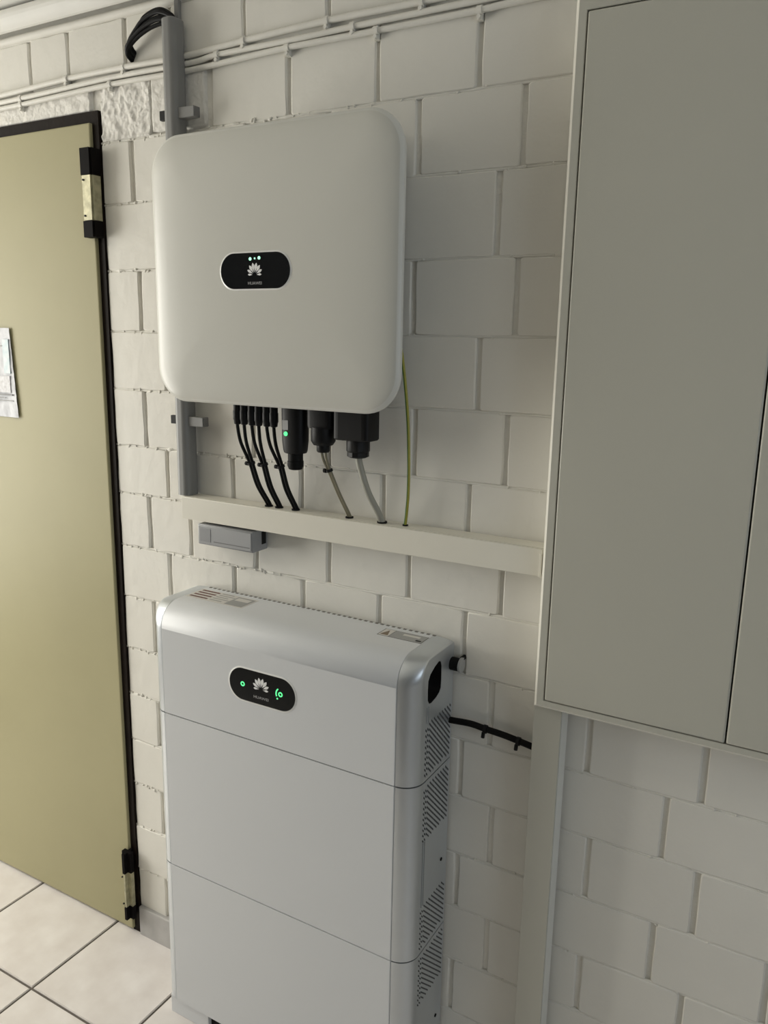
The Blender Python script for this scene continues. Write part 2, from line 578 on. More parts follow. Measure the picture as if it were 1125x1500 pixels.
def hinge(z0, z1, w, y_out, rnd):
    h = (z1 - z0)
    xc = LEAF_X + 0.004
    zs = (z0, z0 + 0.19 * h, z0 + 0.70 * h, z1)
    root = None
    for k in range(3):
        material = HINGEMETAL if k == 1 else HINGEBLACK
        d = 0.0015 if k == 1 else 0
        bmx = bmesh.new()
        bm_box(bmx, (xc - w / 2 + d, y_out + d, zs[k] + 0.0006), (xc + w / 2 - d, -0.003, zs[k + 1] - 0.0006))
        bmesh.ops.bevel(bmx, geom=[e for e in bmx.edges if abs(e.verts[0].co.z - e.verts[1].co.z) > 1e-4], offset=rnd,
                        segments=4, affect='EDGES')
        if k == 1:
            root = link('hinge', bmx, material, None, smooth=35)
            put(root, door)
            ms = root
        else:
            pass
            caps.append((bmx, material))
    for bmx, material in caps:
        o = link('hinge_cap', bmx, material, None, smooth=35)
        o.parent = root
        o.location = Vector((0, 0, 0)) 
    caps.clear()
    for zz in (zs[1] + 0.010, zs[2] - 0.010):
        o = tube('rivet', [(xc - w * 0.22, y_out + 0.0025, zz), (xc - w * 0.22, y_out - 0.0005, zz)], 0.0022, BLACK, None, 8)
        o.parent = root
    return root


caps = []
hinge(1.757, 1.940, 0.036, -0.034, 0.004)
hinge(0.052, 0.246, 0.030, -0.036, 0.011)

# ------------------------------------------------------------------ paper notice on the door
paper = empty('paper_notice', (-0.72, -0.0145, 1.345))
tag(paper, 'creased white printed notice in a plastic sleeve taped on the olive door', 'notice')
bm = bmesh.new()
nx, nz = 40, 28
px0, px1, pz0, pz1 = -0.868, -0.562, 1.344, 1.562
g = []
for j in range(nz + 1):
    row = []
    for i in range(nx + 1):
        u, v = i / nx, j / nz
        x = px0 + (px1 - px0) * u - 0.008 * (v) * u + 0.004 * u * (1 - v)
        z = pz0 + (pz1 - pz0) * v
        y = -0.0150 - 0.0022 * abs(noise.noise(Vector((u * 9, v * 8, 2.0)))) - 0.0015 * (u ** 6)
        row.append(bm.verts.new((x, y, z)))
    g.append(row)
for j in range(nz):
    for i in range(nx):
        bm.faces.new((g[j][i], g[j][i + 1], g[j + 1][i + 1], g[j + 1][i]))
geom = bmesh.ops.extrude_face_region(bm, geom=bm.faces[:])
bmesh.ops.translate(bm, vec=(0, 0.0005, 0), verts=[v for v in geom['geom'] if isinstance(v, bmesh.types.BMVert)])
sheet = link('sheet', bm, PAPER, None, smooth=40); put(sheet, paper)
for (x0, x1, z, t, mt) in ((-0.86, -0.598, 1.518, 0.0022, GREYPRINT), (-0.86, -0.572, 1.398, 0.0030, DIMPRINT),
                           (-0.86, -0.572, 1.384, 0.0016, GREYPRINT), (-0.86, -0.60, 1.391, 0.0012, GREYPRINT)):
    o = box('printed_line', (x0, -0.0192, z), (x1, -0.0170, z + t), mt, paper)
box('printed_picture', (-0.597, -0.0190, 1.452), (-0.574, -0.0170, 1.535), PHOTOBLUE, paper)
box('printed_picture', (-0.640, -0.0190, 1.405), (-0.578, -0.0170, 1.446), mat('grey_photo_print', (0.42, 0.41, 0.42), 0.45, color2=(0.60, 0.60, 0.62), vscale=120), paper)

# ------------------------------------------------------------------ painted pipe and cables along the top of the wall
pipe = tube('ceiling_pipe', [(XL + 0.01, -0.024, 2.222), (0.6, -0.024, 2.224), (XR - 0.01, -0.024, 2.226)], 0.0215, CEIL, None, 20)
tag(pipe, 'thick white painted pipe running under the ceiling along the block wall', 'pipe')
bead = tube('ceiling_trim_strip', [(XL + 0.01, 0.0, 2.193), (0.6, 0.0, 2.193), (XR - 0.01, 0.0, 2.193)], 0.009, PAINT, None, 8)
bead.name = 'trim_1'
tag(bead, 'thin painted bead above the topmost course of blocks', kind='structure')


def wall_cable(zs, rad, clips, label, y):
    pts = [(x, y + 0.0008 * math.sin(x * 17), z) for x, z in zs]
    root = tube('wall_cable', catmull(pts, 10), rad, CABLEPAINT, None, 10)
    tag(root, label, 'cable')
    def zat(x):
        for (xa, za), (xb, zb) in zip(zs, zs[1:]):
            if xa <= x <= xb:
                return za + (zb - za) * (x - xa) / (xb - xa)
        return zs[-1][1]
    for x in clips:
        z = zat(x)
        bm = bmesh.new()
        bm_tube(bm, [(x - 0.0045, y, z), (x + 0.0045, y, z)], rad + 0.0022, 10)
        bm_box(bm, (x - 0.004, y - rad * 0.2, z - rad - 0.009), (x + 0.004, 0.003, z - rad * 0.3))
        bm_tube(bm, [(x, y + 0.004, z - rad - 0.005), (x, y - rad - 0.001, z - rad - 0.005)], 0.0035, 8)
        o = link('cable_clip', bm, CABLEPAINT, None, smooth=50)
        o.parent = root
    return root


wall_cable([(-1.2, 2.080), (-0.75, 2.082), (-0.548, 2.083), (-0.323, 2.0895), (-0.145, 2.089), (0.02, 2.0865), (0.165, 2.092), (0.352, 2.096),
            (0.539, 2.095), (0.8, 2.097), (1.75, 2.10)], 0.0058, (-0.323, -0.150, 0.165, 0.352, 0.539),
           'uppermost of the three white painted cables clipped above the inverter', -0.0065)
wall_cable([(-1.2, 2.066), (-0.75, 2.067), (-0.478, 2.0685), (-0.192, 2.0745), (0.03, 2.0725), (0.100, 2.0775), (0.266, 2.0765), (0.406, 2.0785),
            (0.6, 2.079), (0.8, 2.080), (1.75, 2.083)], 0.0052, (-0.478, 0.100, 0.406),
           'middle one of the three white painted cables clipped above the inverter', -0.0065)
wall_cable([(-1.2, 2.053), (-0.75, 2.054), (-0.478, 2.056), (-0.192, 2.062), (0.03, 2.060), (0.266, 2.0655), (0.454, 2.0650), (0.643, 2.065),
            (0.8, 2.068), (1.75, 2.07)], 0.0052, (-0.478, -0.192, 0.266, 0.453, 0.644),
           'lowest of the three white painted cables clipped above the inverter', -0.0060)

# ------------------------------------------------------------------ vertical grey cable duct
duct = empty('cable_duct', (0.007, -0.02, 1.214))
tag(duct, 'tall grey plastic cable duct running down behind the inverter', 'cable duct')


def rrect_xy(x0, x1, y0, y1, r, n=5):
    return [(px, py) for px, py in rrect((x0 + x1) / 2, (y0 + y1) / 2, x1 - x0, y1 - y0, r, n)]


D0, D1, E0, E1 = -0.0125, 0.022, -0.043, -0.004
out = rrect_xy(D0, D1, E0, E1, 0.0125, 7)
inn = rrect_xy(D0 + 0.002, D1 - 0.002, E0 + 0.002, E1 - 0.002, 0.0105, 7)
bm = bmesh.new()
loft(bm, [[(x, y, 1.2145) for x, y in inn], [(x, y, 1.2145) for x, y in out], [(x, y, 2.146) for x, y in out],
          [(x, y, 2.148) for x, y in inn], [(x, y, 2.05) for x, y in inn]], cap0=True, cap1=True)
o = link('channel', bm, DUCT, None, smooth=40); put(o, duct)
box('back_plate', (-0.002, -0.012, 2.05), (0.010, -0.003, 2.188), DUCT, duct, 0.002)
for z in (1.977, 1.374):
    b = box('bracket_arm', (D1 - 0.004, -0.034, z - 0.010), (0.062, -0.016, z + 0.010), DUCT, duct, 0.0015)
    c = box('bracket_end', (0.0605, -0.032, z - 0.0085), (0.0632, -0.018, z + 0.0085), DIMPRINT, None)
    c.parent = b; c.location = (0, 0, 0)
    t = box('bracket_tip', (D0 - 0.020, -0.030, z - 0.008), (D0 + 0.002, -0.021, z + 0.010), BLACK, duct, 0.001)

bundle = empty('cable_bundle', (-0.118, 0.0, 2.118))
tag(bundle, 'arched bundle of thin black cables dropping from the wall into the grey duct', 'cables')
for k in range(5):
    dz = 0.0065 * (k - 2)
    dy = -0.004 * (k % 2)
    p = [(-0.132 + 0.002 * k, 0.004, 2.112 + dz * 0.5 - 0.008), (-0.127 + 0.003 * k, -0.018 + dy, 2.118 + dz * 0.6), (-0.098 + 0.004 * k, -0.024 + dy, 2.140 + dz),
         (-0.062, -0.026 + dy, 2.152 + dz), (-0.026, -0.026 + dy, 2.1575 + dz), (0.003, -0.024 + dy * 0.5, 2.150 + dz * 0.5), (0.006 + 0.0006 * k, -0.023, 2.1455)]
    tube('cable', catmull(p, 8), 0.0040, BLACKMATT if k % 2 == 0 else BLACK, bundle, 8)

# ------------------------------------------------------------------ horizontal cream trunking
trunk = empty('cable_trunking', (0.41, 0.0, 1.164))
tag(trunk, 'long cream horizontal cable trunking under the inverter', 'cable trunking')
bm = bmesh.new()
bm_box(bm, (0.008, -0.047, 1.1650), (0.814, -0.0015, 1.2140))
bmesh.ops.bevel(bm, geom=[e for e in bm.edges if abs(e.verts[0].co.x - e.verts[1].co.x) > 0.1], offset=0.0035, segments=3, affect='EDGES')
o = link('channel', bm, TRUNK, None, smooth=40); put(o, trunk)
lid = box('lid', (0.0085, -0.0485, 1.1652), (0.8135, -0.0460, 1.2135), TRUNK, trunk, 0.0010)
box('end_cap', (0.8095, -0.0500, 1.1640), (0.8140, -0.0440, 1.2060), TRUNK, trunk, 0.001)

# small grey box below the trunking
gb = empty('grey_plastic_box', (0.128, -0.0, 1.117))
tag(gb, 'short grey plastic box on the wall under the cream trunking', 'plastic box')
o = box('housing', (0.055, -0.051, 1.1160), (0.203, -0.002, 1.1605), mat('grey_box_plastic', (0.30, 0.305, 0.315), 0.45, var=0.03, vscale=20), gb, 0.002)
box('cover', (0.058, -0.0530, 1.1190), (0.200, -0.0505, 1.1580), mat('grey_box_cover', (0.34, 0.345, 0.355), 0.40), gb, 0.0012)
box('recessed_panel', (0.063, -0.0537, 1.1240), (0.092, -0.0527, 1.1520), mat('grey_box_recess', (0.27, 0.275, 0.285), 0.5), gb, 0.0004)
box('side_cutout', (0.2022, -0.022, 1.1290), (0.2040, -0.008, 1.1560), BLACK, gb, 0.0005)
box('seam_line', (0.100, -0.0535, 1.1255), (0.196, -0.0527, 1.1270), DIMPRINT, gb)

# ------------------------------------------------------------------ emblem: eight petals in a fan
PETALS = ((-88, 0.84, 0.25), (-62, 1.00, 0.33), (-36, 1.10, 0.38), (-12, 1.14, 0.38), (12, 1.14, 0.38), (36, 1.10, 0.38), (62, 1.00, 0.33), (88, 0.84, 0.25))


def emblem(parent, cx, cz, size, y, material):
    root = empty('emblem', (cx, y, cz))
    put(root, parent)
    bm = bmesh.new()
    for ang, ln, wd in PETALS:
        a = math.radians(ang)
        ring0, ring1 = [], []
        n = 14
        prof = []
        for k in range(n + 1):                        # petal outline: narrow at the root, round at the tip
            t = k / n
            w = wd * 0.5 * (math.sin(math.pi * t ** 1.6)) * 0.80
            prof.append((w, 0.22 + (ln - 0.22) * t))
        ol = [(w, r) for w, r in prof] + [(-w, r) for w, r in prof[-2:0:-1]]
        for w, r in ol:
            x = (w * math.cos(a) + r * math.sin(a)) * size
            z = (-w * math.sin(a) + r * math.cos(a)) * size
            ring0.append((x, 0.0, z - size * 0.32))
            ring1.append((x, -0.0004, z - size * 0.32))
        loft(bm, [ring0, ring1])
    o = link('petal_fan', bm, material, None)
    o.parent = root
    return root


def stadium(cx, cz, w, h, n=12):
    return rrect(cx, cz, w, h, h / 2 - 1e-4, n)


def dot(parent, cx, cz, r, y, material, name='status_light'):
    o = plate_y(name, [(cx + r * math.cos(2 * math.pi * k / 14), cz + r * math.sin(2 * math.pi * k / 14)) for k in range(14)], y - 0.0006, y + 0.0004, material)
    put(o, parent)
    return o


# ------------------------------------------------------------------ inverter
IX0, IX1, IZ0, IZ1 = 0.0535, 0.5880, 1.4270, 1.9045
icx, icz, iw, ih = (IX0 + IX1) / 2, (IZ0 + IZ1) / 2, IX1 - IX0, IZ1 - IZ0
inv = empty('solar_inverter', (icx, 0.0, IZ0))
tag(inv, 'large white rounded square solar inverter hung on the block wall', 'inverter')
RC = 0.068
bm = bmesh.new()
rings = []
mis = []
def ring(inset, y):
    return [(x, y, z) for x, z in rrect(icx, icz, iw - 2 * inset, ih - 2 * inset, max(0.006, RC - inset * 0.9), 12)]
spec = [(0.040, -0.104), (0.024, -0.112), (0.008, -0.126), (0.0012, -0.1345), (0.0, -0.1370), (0.0, -0.1420), (0.0008, -0.1436), (0.0058, -0.1474),
        (0.0075, -0.1483), (0.014, -0.1503), (0.026, -0.1526), (0.045, -0.1547), (0.080, -0.1564), (0.130, -0.1573), (0.185, -0.1576), (0.225, -0.1577)]
loft(bm, [ring(*s) for s in spec], mis=[1, 1, 1, 1, 1, 1, 1] + [0] * 9)
o = link('front_cover', bm, INV, None, smooth=38, mats=[INV, INVRIM]); put(o, inv)
bm = bmesh.new()
loft(bm, [[(x, y, z) for x, z in rrect(icx, icz + 0.004, iw - 0.15, ih - 0.05, 0.03, 6)] for y in (-0.012, -0.104)])
o = link('cast_body', bm, INVBODY, None, smooth=38); put(o, inv)
for k in range(11):
    x = IX0 + 0.09 + k * 0.0345
    box('cooling_fin', (x, -0.060, IZ1 - 0.026), (x + 0.003, -0.014, IZ1 - 0.008), INVBODY, inv)
DY = -0.1572
disp = plate_y('display_panel', stadium(0.3045, 1.6630, 0.152, 0.0600), DY - 0.0018, DY + 0.004, GLOSSBLACK, None, 0.0008)
put(disp, inv)
bm = bmesh.new()
so, si = stadium(0.3045, 1.6630, 0.1580, 0.0660), stadium(0.3045, 1.6630, 0.1524, 0.0604)
loft(bm, [[(x, DY + 0.003, z) for x, z in so], [(x, DY - 0.0004, z) for x, z in so], [(x, DY - 0.0016, z) for x, z in si], [(x, DY + 0.003, z) for x, z in si]], cap0=False, cap1=False)
o = link('display_rim', bm, mat('display_rim_white', (0.80, 0.80, 0.78), 0.3), None, smooth=40); put(o, inv)
emblem_root = emblem(disp, 0.3050, 1.6620, 0.0178, DY - 0.0020, WHITEPRINT)
text_mesh('lettering', 'HUAWEI', 0.0070, (0.3050, 1.6420), mat('faint_lettering', (0.36, 0.36, 0.36), 0.5), disp, DY - 0.0020, width=0.030)
for dx, r, mm in ((-0.0090, 0.0029, LEDW), (0.0010, 0.0016, LEDW), (0.0105, 0.0029, LEDW)):
    dot(disp, 0.3045 + dx, 1.6835 + dx * 0.06, r, DY - 0.0018, mm)

# ------------------------------------------------------------------ connectors and cables under the inverter
PY = -0.070
TOPZ = 1.4300


def tie(name, p, axis, r, parent, material=BLACK):
    axis = Vector(axis).normalized()
    bm = bmesh.new()
    bm_tube(bm, [Vector(p) - axis * 0.0025, Vector(p) + axis * 0.0025], r + 0.0018, 10)
    q = Vector(p) + Vector((-(r + 0.004), -0.002, -0.001))
    bm_tube(bm, [q + Vector((-0.002, 0, 0.0)), q + Vector((0.003, 0, 0.0))], 0.0042, 8)
    o = link(name, bm, material, None, smooth=50)
    put(o, parent)
    return o


pv = (('leftmost', 0.194, 0.210, 0.2275), ('middle', 0.2300, 0.2420, 0.2535), ('rightmost', 0.2665, 0.2830, 0.2945))
for nm, xa, xt, xe in pv:
    root = empty('solar_cable_pair', (xa, PY, 1.21))
    tag(root, {'leftmost': 'leftmost of three tied black cable pairs plugged into the inverter',
               'middle': 'middle one of three tied black cable pairs plugged into the inverter',
               'rightmost': 'rightmost of three tied black cable pairs plugged into the inverter'}[nm], 'cable')
    for s in (-1, 1):
        xs = xa + s * 0.0084
        bm = bmesh.new()
        prof = [(0.0080, TOPZ + 0.012), (0.0080, 1.410), (0.0088, 1.408), (0.0088, 1.392), (0.0078, 1.390), (0.0070, 1.383), (0.0034, 1.381)]
        loft(bm, [[(xs + r * math.cos(2 * math.pi * k / 12), PY + r * math.sin(2 * math.pi * k / 12), z) for k in range(12)] for r, z in prof])
        o = link('plug', bm, BLACK, None, smooth=40); put(o, root)
        tx = xt + s * 0.0036
        pts = [(xs, PY, 1.392), (xs, PY, 1.376), (xs + (tx - xs) * 0.28, PY + 0.002, 1.345), (tx, -0.060, 1.305), (tx + (xe - xt) * 0.42, -0.048, 1.260), (xe + s * 0.0034, -0.030, 1.222), (xe + s * 0.0034 + 0.003, -0.026, 1.209)]
        tube('wire', catmull(pts, 8), 0.0034, BLACKMATT, root, 8)
    tie('cable_tie', (xt, -0.060, 1.305), (0.2, 0.2, -1), 0.0062, root)
    e = tube('grommet', [(xe, -0.0275, 1.2135), (xe, -0.0275, 1.2165)], 0.0085, BLACKMATT, root, 12)

dongle = empty('communication_stick', (0.323, PY, 1.305))
tag(dongle, 'black communication stick with a glowing green light under the inverter', 'dongle')
bm = bmesh.new()
def ell(cx, cy, rx, ry, z, n=20, p=2.6):
    out = []
    for k in range(n):
        a = 2 * math.pi * k / n
        c, s = math.cos(a), math.sin(a)
        out.append((cx + rx * math.copysign(abs(c) ** (2 / p), c), cy + ry * math.copysign(abs(s) ** (2 / p), s), z))
    return out
DXC = 0.3255
loft(bm, [ell(DXC, PY, rx, ry, z) for rx, ry, z in ((0.026, 0.020, TOPZ + 0.012), (0.026, 0.020, 1.405), (0.0255, 0.0195, 1.36), (0.0235, 0.018, 1.342), (0.0215, 0.017, 1.337), (0.0155, 0.0145, 1.3355))])
o = link('housing', bm, BLACK, None, smooth=40); put(o, dongle)
bm = bmesh.new()
loft(bm, [ell(DXC, PY, r, r, z, 20, 2.0) for r, z in ((0.0145, 1.337), (0.0145, 1.322), (0.0155, 1.321), (0.0155, 1.312), (0.0130, 1.3055), (0.010, 1.3045))])
o = link('screw_cap', bm, BLACKMATT, None, smooth=40); put(o, dongle)
dl = plate_y('rating_label', rrect(0.3165, 1.3905, 0.013, 0.018, 0.001, 2), PY - 0.0204, PY - 0.017, mat('dongle_label_grey', (0.42, 0.42, 0.42), 0.5))
put(dl, dongle)
dl2 = plate_y('status_light', [(0.3175 + 0.0042 * math.cos(a), 1.3740 + 0.0042 * math.sin(a)) for a in (2 * math.pi * k / 14 for k in range(14))], PY - 0.0206, PY - 0.017, LEDG)
put(dl2, dongle)

sig = empty('signal_cable', (0.388, PY, 1.21))
tag(sig, 'thin olive grey cable with a black stepped plug beside the communication stick', 'cable')
bm = bmesh.new()
loft(bm, [ell(0.3880, PY, rx, ry, z, 20, 4.0) for rx, ry, z in ((0.0285, 0.018, TOPZ + 0.012), (0.0285, 0.018, 1.394), (0.0265, 0.018, 1.388))])
o = link('socket_block', bm, BLACK, None, smooth=40); put(o, sig)
bm = bmesh.new()
loft(bm, [ell(0.3890, PY, r, r, z, 20, 2.0) for r, z in ((0.0225, 1.390), (0.0230, 1.383), (0.0230, 1.364), (0.0205, 1.360), (0.0185, 1.357), (0.0125, 1.356), (0.0125, 1.346), (0.0105, 1.343))])
o = link('gland_nut', bm, BLACK, None, smooth=40); put(o, sig)
for s in (-1, 1):
    pts = [(0.3890 + s * 0.0045, PY, 1.348), (0.3905 + s * 0.0036, PY + 0.004, 1.328), (0.3960 + s * 0.0024, -0.060, 1.308), (0.409 + s * 0.0022, -0.046, 1.262), (0.4205 + s * 0.0022, -0.030, 1.222), (0.4225 + s * 0.0022, -0.026, 1.209)]
    tube('wire', catmull(pts, 8), 0.0026, OLIVECABLE, sig, 8)
tie('cable_tie', (0.3960, -0.060, 1.308), (0.25, 0.2, -1), 0.0050, sig)
tube('grommet', [(0.4212, -0.0275, 1.2135), (0.4212, -0.0275, 1.2165)], 0.0080, BLACKMATT, sig, 12)

mains = empty('mains_cable', (0.465, PY, 1.21))
tag(mains, 'thick pale grey mains cable with a big square black plug under the inverter', 'cable')
bm = bmesh.new()
loft(bm, [ell(0.4610, PY, rx, ry, z, 28, 7.0) for rx, ry, z in ((0.0375, 0.024, TOPZ + 0.012), (0.0375, 0.024, 1.374), (0.0355, 0.022, 1.3715))])
o = link('plug_housing', bm, BLACK, None, smooth=40); put(o, mains)
bm = bmesh.new()
loft(bm, [ell(0.4650, PY, r, r, z, 12, 2.0) for r, z in ((0.0205, 1.373), (0.0215, 1.369), (0.0215, 1.352), (0.0200, 1.350), (0.0200, 1.342), (0.0150, 1.3395))])
o = link('gland_nut', bm, BLACK, None, smooth=30); put(o, mains)
pts = [(0.4650, PY, 1.345), (0.4690, PY + 0.003, 1.320), (0.4800, -0.058, 1.275), (0.4905, -0.038, 1.235), (0.4960, -0.028, 1.209)]
tube('sheath', catmull(pts, 8), 0.0063, GREYCABLE, mains, 12)
tube('grommet', [(0.4945, -0.0290, 1.2135), (0.4945, -0.0290, 1.2168)], 0.0098, BLACKMATT, mains, 12)

earth = empty('earth_wire', (0.54, -0.03, 1.21))
tag(earth, 'thin green and yellow earth wire hanging right of the inverter plugs', 'wire')
ep = catmull([(0.524, -0.040, 1.562), (0.5325, -0.034, 1.522), (0.5425, -0.031, 1.440), (0.5475, -0.030, 1.370), (0.5490, -0.029, 1.290), (0.5455, -0.027, 1.240), (0.5410, -0.025, 1.209)], 10)
tube('yellow_sheath', ep, 0.0026, EARTH, earth, 8)
tube('green_stripe', [Vector(p) + Vector((-0.0012, -0.0006, 0)) for p in ep], 0.0020, GREENWIRE, earth, 8)
tube('grommet', [(0.5420, -0.0255, 1.2135), (0.5420, -0.0255, 1.2160)], 0.0055, BLACKMATT, earth, 10)

# ------------------------------------------------------------------ home battery
BX0, BX1, BYF, BYB = 0.008, 0.643, -0.158, -0.008
BZ = (0.050, 0.4045, 0.7670, 1.0075)
CAPW = 0.040
bat = empty('home_battery', ((BX0 + BX1) / 2, -0.08, 0.0))
tag(bat, 'tall white and silver home battery cabinet standing on the tiled floor', 'battery')
RT = 0.052                      # rounded top front edge


def profile(z0, z1, top):
    """outline in y,z from the lower back to the lower front, with the inset weight of every point"""
    P = [(BYB, z0, 0, 0.0), (BYB, z1, 0, 0.0)]
    if top:
        P = [(BYB, z0, 0, 0.0), (BYB, z1 - 0.004, 0, 0.1), (BYB - 0.004, z1, 0, 0.15)]
        n = 12
        for k in range(n + 1):
            a = math.pi / 2 * k / n
            P.append((BYF + RT - RT * math.sin(a), z1 - RT + RT * math.cos(a), a, 0.15 + 0.85 * (k / n) ** 1.5))
    else:
        P.append((BYF, z1, math.pi / 2, 1.0))
    P.append((BYF, z0, math.pi / 2, 1.0))
    return P


def section(P, x, d):
    out = []
    for (y, z, a, w) in P:
        out.append((x, min(BYB, y + d * w * math.sin(a)) if a else y, z - d * w * math.cos(a) * (1 if a or w else 0)))
    return out


def module(name, z0, z1, top):
    P = profile(z0, z1, top)
    XA, XB = BX0 + CAPW - 0.004, BX1 - CAPW
    bm = bmesh.new()
    e = 0.0009
    secs = [section(P, XA, 0.0025), section(P, XA + 0.0004, 0.0008), section(P, XA + 0.0016, 0.0), section(P, XB - 0.0016, 0.0), section(P, XB - 0.0004, 0.0008), section(P, XB, 0.0025)]
    loft(bm, secs)
    body = link(name, bm, BATT, None, smooth=38)
    put(body, bat)
    for side in (0, 1):
        bm = bmesh.new()
        secs = []
        n = 12
        R = CAPW - 0.001
        for k in range(-1, n + 1):
            a = math.pi / 2 * max(0, k) / n
            xx = R * math.sin(a)
            dd = 0.0008 + R * (1 - math.cos(a))
            if k == -1:
                xx = 0.0; dd = 0.0020
            elif k == 0:
                xx = 0.0006
            secs.append(section(P, XB + 0.0003 + xx if side else XA - 0.0003 - xx * ((XA - BX0) / R), dd))
        loft(bm, secs)
        c = link('end_profile', bm, SILVER, None, smooth=32)
        c.parent = body
        c.location = -Vector(bat.location) * 0
        c.matrix_parent_inverse = Matrix.Identity(4)
        c.location = (0, 0, 0)
    return body


mods = []
for k, (nm, top) in enumerate((('battery_module', False), ('battery_module', False), ('control_module', True))):
    b = module(nm, BZ[k] + (0.0013 if k else 0), BZ[k + 1] - (0 if top else 0.0013), top)
    mods.append(b)
tag(mods[2], 'rounded top section with display')
# inner core seen in the seams
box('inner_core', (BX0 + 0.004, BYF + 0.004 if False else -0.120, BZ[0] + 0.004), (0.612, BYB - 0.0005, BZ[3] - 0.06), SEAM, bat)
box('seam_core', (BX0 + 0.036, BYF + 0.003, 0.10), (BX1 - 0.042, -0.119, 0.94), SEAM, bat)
# plinth
for (x0, x1) in ((BX0 + 0.010, 0.132), (0.510, BX1 - 0.010)):
    box('plinth_foot', (x0, -0.1500, 0.0), (x1, BYB - 0.002, BZ[0] - 0.0012), BATT, bat, 0.002)
box('plinth_recess', (0.132, -0.140, 0.0), (0.510, BYB - 0.002, BZ[0] - 0.0012), BLACKMATT, bat)

# handle pocket in the right side of the control module
def cut_pocket():
    cap = [c for c in mods[2].children if max(v.co.x for v in c.data.vertices) > 0.6][0]
    bm = bmesh.new()
    ol = []
    for (y, z) in ((-0.060, 0.972), (-0.064, 0.982), (-0.072, 0.9855), (-0.088, 0.981), (-0.106, 0.972), (-0.1135, 0.962), (-0.1145, 0.945), (-0.1135, 0.925), (-0.108, 0.9165),
                   (-0.098, 0.9145), (-0.078, 0.9180), (-0.066, 0.9230), (-0.0605, 0.9300), (-0.0595, 0.945)):
        ol.append((y, z))
    loft(bm, [[(0.618, y, z) for y, z in ol], [(0.70, y, z) for y, z in ol]])
    cutter = link('pocket_cutter', bm, BLACK)
    md = cap.modifiers.new('pocket', 'BOOLEAN')
    md.operation = 'DIFFERENCE'
    md.object = cutter
    md.solver = 'EXACT'
    bpy.context.view_layer.update()
    dg = bpy.context.evaluated_depsgraph_get()
    me = bpy.data.meshes.new_from_object(cap.evaluated_get(dg))
    cap.modifiers.clear()
    cap.data = me
    bpy.data.objects.remove(cutter, do_unlink=True)
    # dark liner inside the pocket
    bm = bmesh.new()
    cy = sum(p[0] for p in ol) / len(ol); cz = sum(p[1] for p in ol) / len(ol)
    def sc(s): return [(cy + (y - cy) * s, cz + (z - cz) * s) for y, z in ol]
    loft(bm, [[(0.6418, y, z) for y, z in sc(0.995)], [(0.6418, y, z) for y, z in sc(0.955)], [(0.625, y, z) for y, z in sc(0.90)], [(0.6195, y, z) for y, z in sc(0.80)]], cap0=False)
    o = link('handle_pocket', bm, BLACKMATT, None, smooth=40)
    put(o, bat)


cut_pocket()

# ventilation slots on the right side: diagonal slots above and below every seam, too small to take apart
def vent(z0, z1, skip_front):
    bm = bmesh.new()
    x = BX1 + 0.0002
    ya, yb = -0.1040, -0.0150
    pitch, half = 0.0110, 0.0019
    n = int((z1 - z0 + 0.12) / pitch)
    for k in range(n + 2):
        c = z0 + k * pitch                      # line z = c - (y - ya)
        for (s0, s1) in ((ya, -0.0740), (-0.0715, -0.0430), (-0.0405, yb)):
            a0, a1 = s0, s1
            zz0, zz1 = c - (a0 - ya), c - (a1 - ya)
            if zz0 > z1:
                a0 = min(a1, a0 + (zz0 - z1)); zz0 = c - (a0 - ya)
            if zz1 < z0:
                a1 = max(a0, a1 - (z0 - zz1)); zz1 = c - (a1 - ya)
            if a1 - a0 < 0.003 or zz0 > z1 + 1e-5 or zz1 < z0 - 1e-5:
                continue
            ring = [(a0, zz0 + half), (a0, zz0 - half), (a1, zz1 - half), (a1, zz1 + half)]
            loft(bm, [[(x - 0.002, y, z) for y, z in ring], [(x, y, z) for y, z in ring]])
    zz = z0 + 0.003
    while zz < z1:
        for y0 in (-0.1185, -0.1115):
            ring = [(y0, zz + 0.003), (y0, zz - 0.001), (y0 + 0.004, zz - 0.005), (y0 + 0.004, zz - 0.001)]
            loft(bm, [[(x - 0.002, y, z) for y, z in ring], [(x, y, z) for y, z in ring]])
        zz += pitch
    o = link('vent_slots', bm, mat('vent_dark', (0.075, 0.08, 0.085), 0.6), None)
    put(o, bat)
    tag(o, kind='stuff')


vent(0.778, 0.880, True)
vent(0.645, 0.756, False)
vent(0.416, 0.505, False)
vent(0.290, 0.394, False)
for z0, z1 in ((0.882, 0.912), (0.507, 0.643)):
    for y in (-0.1165, -0.1095):
        box('side_groove', (BX1 - 0.001, y, z0), (BX1 + 0.0003, y + 0.0016, z1), mat('groove_grey', (0.30, 0.31, 0.315), 0.5), bat)
for z in (0.560, 0.200):
    tube('side_hole', [(BX1 - 0.002, -0.033, z), (BX1 + 0.0006, -0.033, z)], 0.0035, BLACKMATT, bat, 10)  # darkness of the small side holes painted as black discs

# back edge vent teeth on the top
bm = bmesh.new()
x = 0.050
while x < 0.600:
    bm_box(bm, (x, BYB - 0.009, 1.0060), (x + 0.0065, BYB - 0.003, 1.0079))
    x += 0.0125
o = link('top_vent_slots', bm, mat('top_vent_grey', (0.17, 0.165, 0.15), 0.6), None)
put(o, bat); tag(o, kind='stuff')

